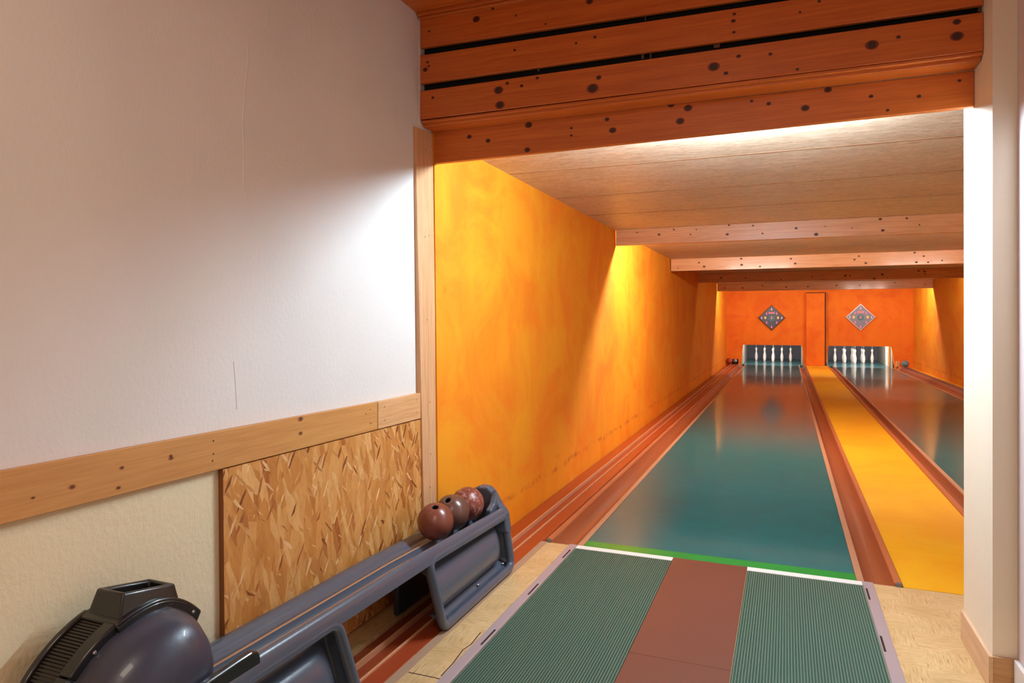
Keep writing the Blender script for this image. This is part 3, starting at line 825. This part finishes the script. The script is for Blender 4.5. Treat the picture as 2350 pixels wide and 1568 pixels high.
flange(-1.560, -1.432, RW-.03, RW+.010, R_(-20), R_(33), 'top_band')
flange(-1.446, -1.428, RW-.02, RW+.003, R_(-20), R_(22), 'seal_lip', bv=.002)
for ang, x in ((-62, -1.436), (-33, -1.436), (-9, -1.432), (17, -1.432), (28, -1.432)):
    a = R_(ang); c = arc(a, RW-.006, x)
    b = MB(); b.lathe([(0, .0035), (.0035, .003), (.0055, 0), (.0055, -.004)], 10, mx=Matrix.Translation(c) @ Matrix.Rotation(math.pi/2, 4, 'Y'))
    b.build('screw', M['bolt'], lift)
# chimney: open square funnel, top tilted
b = MB()
base = [(-1.556, 1.128, .515), (-1.437, 1.128, .515), (-1.437, 1.312, .492), (-1.556, 1.312, .492)]
topo = [(-1.540, 1.152, .596), (-1.450, 1.152, .596), (-1.450, 1.300, .567), (-1.540, 1.300, .567)]
inn = [(-1.527, 1.166, .592), (-1.463, 1.166, .592), (-1.463, 1.287, .569), (-1.527, 1.287, .569)]
inb = [(x, y, z-.085) for x, y, z in inn]
b.add(base+topo+inn+inb, [(0, 1, 5, 4), (1, 2, 6, 5), (2, 3, 7, 6), (3, 0, 4, 7), (4, 5, 9, 8), (5, 6, 10, 9), (6, 7, 11, 10), (7, 4, 8, 11),
                          (8, 9, 13, 12), (9, 10, 14, 13), (10, 11, 15, 14), (11, 8, 12, 15), (12, 13, 14, 15), (3, 2, 1, 0)])
ch = b.build('chimney', M['liftblack'], lift, bevel=.009, seg=4)
for p in ch.data.polygons: p.use_smooth = True
ch.data.set_sharp_from_angle(angle=math.radians(60))
for y, z in ((1.19, .520), (1.268, .515)):
    b = MB(); b.tube([(-1.438, y-.008, z), (-1.430, y-.004, z+.012), (-1.430, y+.004, z+.014), (-1.436, y+.010, z+.004)], .003, seg=6)
    b.build('clip', M['liftblack'], ch)
# outlet lip on the channel's front rim
b = MB()
P = []
for y, z in ((1.17, .372), (1.25, .378), (1.34, .382), (1.385, .383), (1.405, .378), (1.415, .365), (1.418, .345)): P.append((y, z))
poly = [(1.17, .30)]+P+[(1.418, .30)]
b.slab([(-1.300, y, z) for y, z in poly], (.022, 0, 0)); b.build('outlet_lip', M['liftblack'], lift, bevel=.006, seg=3)
b = MB(); b.ext_y([(-1.50, .30), (-1.46, .29), (-1.40, .278), (-1.35, .30), (-1.31, .36), (-1.302, .372), (-1.302, .29), (-1.40, .27), (-1.50, .288)], 1.20, 1.36, smooth=True)
b.build('outlet_tray', M['tray'], lift, sharp=40)

# ================================================================== FAR END: pits, pins, displays
PX = [(-1.145, .415), (1.055, 2.585)]
for (xa, xb), side in zip(PX, ('left', 'right')):
    e = thing('pin_pit', ((xa+xb)/2, 22, 0), '%s lane pin pit with slate curtain and pale side panels' % side, 'pin pit', 'pin pits behind the end wall')
    b = MB(); b.box((xa-.02, YPIT, -.1), (xb+.02, YPIT+.02, 1.0)); b.build('curtain', M['curtain'], e)
    for x, s in ((xa, -1), (xb, 1)):
        b = MB(); b.box((min(x, x+s*.03), YB+.125, -.1), (max(x, x+s*.03), YPIT-.001, 1.0)); b.build('side_panel', M['cheek'], e)
    b = MB(); b.box((xa+.001, YB-.002, -.1), (xb-.001, YPIT-.001, -.001)); b.build('pit_floor', M['lane'], e)
    b = MB(); b.box((xa-.02, YB+.125, 1.0), (xb+.02, YPIT, 1.03)); b.build('pit_cover', M['pitdark'], e)
    if side == 'right':
        b = MB(); b.box((xb-.05, 20.62, 0), (xb-.012, 20.82, .95)); b.build('post', M['cheekwood'], e)
        b = MB(); b.box((xb-.04, 21.1, 0), (xb-.012, 21.35, .95)); b.build('post', M['pin'], e)['label'] = 'white post beside the pins'

pin_prof = [(0, 0), (.026, 0), (.031, .01), (.040, .06), (.0445, .105), (.0445, .13), (.040, .175), (.030, .225), (.0215, .262), (.020, .285), (.024, .31), (.0305, .335), (.033, .355), (.031, .375), (.023, .393), (.011, .40), (0, .40)]
def pin_master():
    e = thing('pin', (0, 0, 0), '', 'pin')
    b = MB(); b.lathe(pin_prof, 20); b.build('pin_body', M['pin'], e, origin=(0, 0, 0), sharp=60)
    b = MB(); b.tube([(0, 0, .399), (0, 0, .99)], .004, seg=6); b.build('string', M['string'], e, origin=(0, 0, 0))
    return e
pm = pin_master(); first = True
LAY = [(0, 0, 'frontmost pin'), (-1, 1, 'second-row left pin'), (1, 1, 'second-row right pin'), (-2, 2, 'far left outer pin'), (0, 2, 'centre pin'), (2, 2, 'far right outer pin'),
       (-1, 3, 'third-row left pin'), (1, 3, 'third-row right pin'), (0, 4, 'rearmost pin')]
for cx, yf, side in ((-.363, 21.85, 'left'), (1.835, 21.85, 'right')):
    for i, j, lab in LAY:
        p = pm if first else copy_tree(pm); first = False
        p.location = (cx+i*.245, yf+j*.245, 0)
        p['label'] = 'white %s of the diamond standing on the %s lane' % (lab, side)
        p['group'] = 'ninepins on the %s lane' % side

def display(cx, cz, hd, mf, mfr, label, tilt):
    e = thing('score_display', (cx, YB-.04, cz), label, 'display', 'diamond displays on the end wall')
    def D(r, y0, y1, m, name, par, bv=0):
        b = MB(); b.slab([(cx, y0, cz-r), (cx+r, y0, cz), (cx, y0, cz+r), (cx-r, y0, cz)], (0, y1-y0, 0))
        return b.build(name, m, par, bevel=bv)
    D(hd, YB-.055, YB-.001, mfr, 'frame', e, .01)
    D(hd-.035, YB-.062, YB-.054, mf, 'face', e)
    b = MB(); b.disc((cx, YB-.064, cz-.01), .085, .085, (1, 0, 0), (0, 0, 1), 0, 24); b.build('dial', M['teal'], e)
    def lamp(dx, dz, m):
        b = MB(); s = .034
        pr = [(0, -s), (.55*s, -s), (.6*s, -.5*s), (.28*s, .2*s), (.36*s, .6*s), (.2*s, s), (0, s)]
        pts = [(cx+dx+x, YB-.070, cz+dz+z) for x, z in pr[1:-1]]+[(cx+dx-x, YB-.070, cz+dz+z) for x, z in pr[1:-1][::-1]]
        b.slab(pts, (0, .006, 0)); b.build('lamp', M[m], e)
    lamp(0, .24, 'llilac'); lamp(-.13, .12, 'lpink'); lamp(.13, .12, 'lpink'); lamp(-.26, 0, 'llilac'); lamp(.26, 0, 'llilac')
    lamp(0, 0, 'lpink'); lamp(-.13, -.13, 'lpink'); lamp(.13, -.13, 'lpink'); lamp(0, -.25, 'lpink')
    for dx in (-.165, .165):
        b = MB(); b.box((cx+dx-.024, YB-.070, cz-.034), (cx+dx+.024, YB-.064, cz+.034)); b.build('lamp', M['lyellow'], e, bevel=.006)
    # illegible coral lettering near the top
    b = MB()
    for k, (w, h, dz) in enumerate(((.016, .030, 0), (.014, .024, -.004), (.014, .026, 0), (.016, .022, -.004), (.014, .028, .002))):
        x = cx-.066+k*.033; b.box((x-w*.5-.004, YB-.070, cz+.135+dz-h), (x+w*.5+.004, YB-.064, cz+.135+dz+h))
    b.build('lettering', M['lred'], e, bevel=.004)
    return e
display(-.371, 1.307, .355, M['dface'], M['dframe'], 'dark diamond-shaped score display above the left pins', 0)
display(1.834, 1.321, .365, M['dface2'], M['dframe2'], 'pale-edged diamond score display above the right pins', 0)

# balls and fittings at the far end of the return tracks
e = thing('return_ball', (2.83, 19.9, .06), 'grey-blue ball resting at the far end of the right ball rail', 'ball')
mx = Matrix.Translation((2.83, 19.95, .125)); R = .085
b = MB(); b.lathe([(0, R)]+[(R*math.sin(math.pi*k/20), R*math.cos(math.pi*k/20)) for k in range(1, 20)]+[(0, -R)], 28, mx=mx); b.build('shell', M['blueball'], e)
b = MB(); b.box((2.66, 20.22, .0235), (2.745, 20.295, .17))
tag(b.build('bracket', M['cheekwood'], bevel=.008), 'small tan block beside the grey-blue ball at the end wall', 'block')
b = MB(); b.lathe([(0, R)]+[(R*math.sin(math.pi*k/20), R*math.cos(math.pi*k/20)) for k in range(1, 20)]+[(0, -R)], 28, mx=Matrix.Translation((-1.485, 20.1, .094)))
tag(b.build('return_ball', M['redball']), 'rust-red ball in the corner at the far end of the left track', 'ball')
e = thing('return_gate', (-1.33, 20.2, 0), 'small dark ball gate fitting left of the left pin opening', 'gate')
b = MB(); b.box((-1.43, 20.24, .012), (-1.25, 20.296, .14)); b.build('plate', M['black'], e, bevel=.01)
b = MB(); b.lathe([(0, .06), (.03, .055), (.055, .02), (.055, -.06), (0, -.06)], 16, mx=Matrix.Translation((-1.335, 20.18, .09)) @ Matrix.Rotation(math.pi/2, 4, 'X')); b.build('roller', M['cap'], e)

# ================================================================== LIGHT
def tube_light(name, x0, x1, y, z, watts, n=5, r=.022, col=(1, .97, .92)):
    for k in range(n):
        L = bpy.data.lights.new(name, 'POINT'); L.energy = watts/n; L.color = col; L.shadow_soft_size = r
        o = bpy.data.objects.new(name, L); COL.objects.link(o)
        o.location = (x0+(x1-x0)*(k+.5)/n, y, z)
WHITE = (.69, .90, 1.09)
tube_light('lintel_tube_light', -.62, .28, 3.085, 2.064, 160, 5, .02, WHITE)
tube_light('beam_tube_light', -1.05, .1, 6.93, 2.10, 170, 4)
tube_light('beam_tube_light', 1.6, 2.6, 6.93, 2.10, 90, 3)
tube_light('beam_tube_light', 1.5, 2.6, 13.93, 2.09, 55, 3)
tube_light('beam_tube_light', -1.0, 0., 17.82, 2.09, 75, 3)
tube_light('beam_tube_light', 1.6, 2.5, 17.82, 2.09, 85, 3)
for x, pw in ((-.36, 75), (1.83, 100)):
    tube_light('pit_light', x-.5, x+.5, 20.75, .93, pw, 3, .02, (1, 1, 1))
def area(name, loc, size, watts, col, rot=(0, 0, 0)):
    L = bpy.data.lights.new(name, 'AREA'); L.shape = 'RECTANGLE'; L.size, L.size_y = size; L.energy = watts; L.color = col
    o = bpy.data.objects.new(name, L); COL.objects.link(o); o.location = loc; o.rotation_euler = rot
area('room_fill_light', (-.4, .3, 2.66), (.6, .6), 14, (1, .85, .70))  # unseen lamps added as warm ambient fill for the room
area('room_fill_light', (.1, -1.4, 2.66), (.6, .6), 24, (1, .85, .70))

w = bpy.data.worlds.new('world'); S.world = w; w.use_nodes = True
w.node_tree.nodes['Background'].inputs[0].default_value = (1, .87, .74, 1)
w.node_tree.nodes['Background'].inputs[1].default_value = .47

# ================================================================== CAMERA
cam = bpy.data.cameras.new('camera'); co = bpy.data.objects.new('camera', cam); COL.objects.link(co)
cam.lens = 24; cam.sensor_width = 36; cam.clip_end = 200
co.location = (0, 0, H); co.rotation_euler = (math.pi/2, 0, A)
cam.shift_y = -(784-HZ)/2350
S.camera = co
S.view_settings.view_transform = 'Standard'; S.view_settings.look = 'None'
S.view_settings.exposure = 0; S.view_settings.gamma = 1; S.view_settings.use_curve_mapping = False
S.cycles.max_bounces = 12; S.cycles.diffuse_bounces = 8; S.cycles.glossy_bounces = 6
S.cycles.use_denoising = True
S.cycles.sample_clamp_indirect = 8
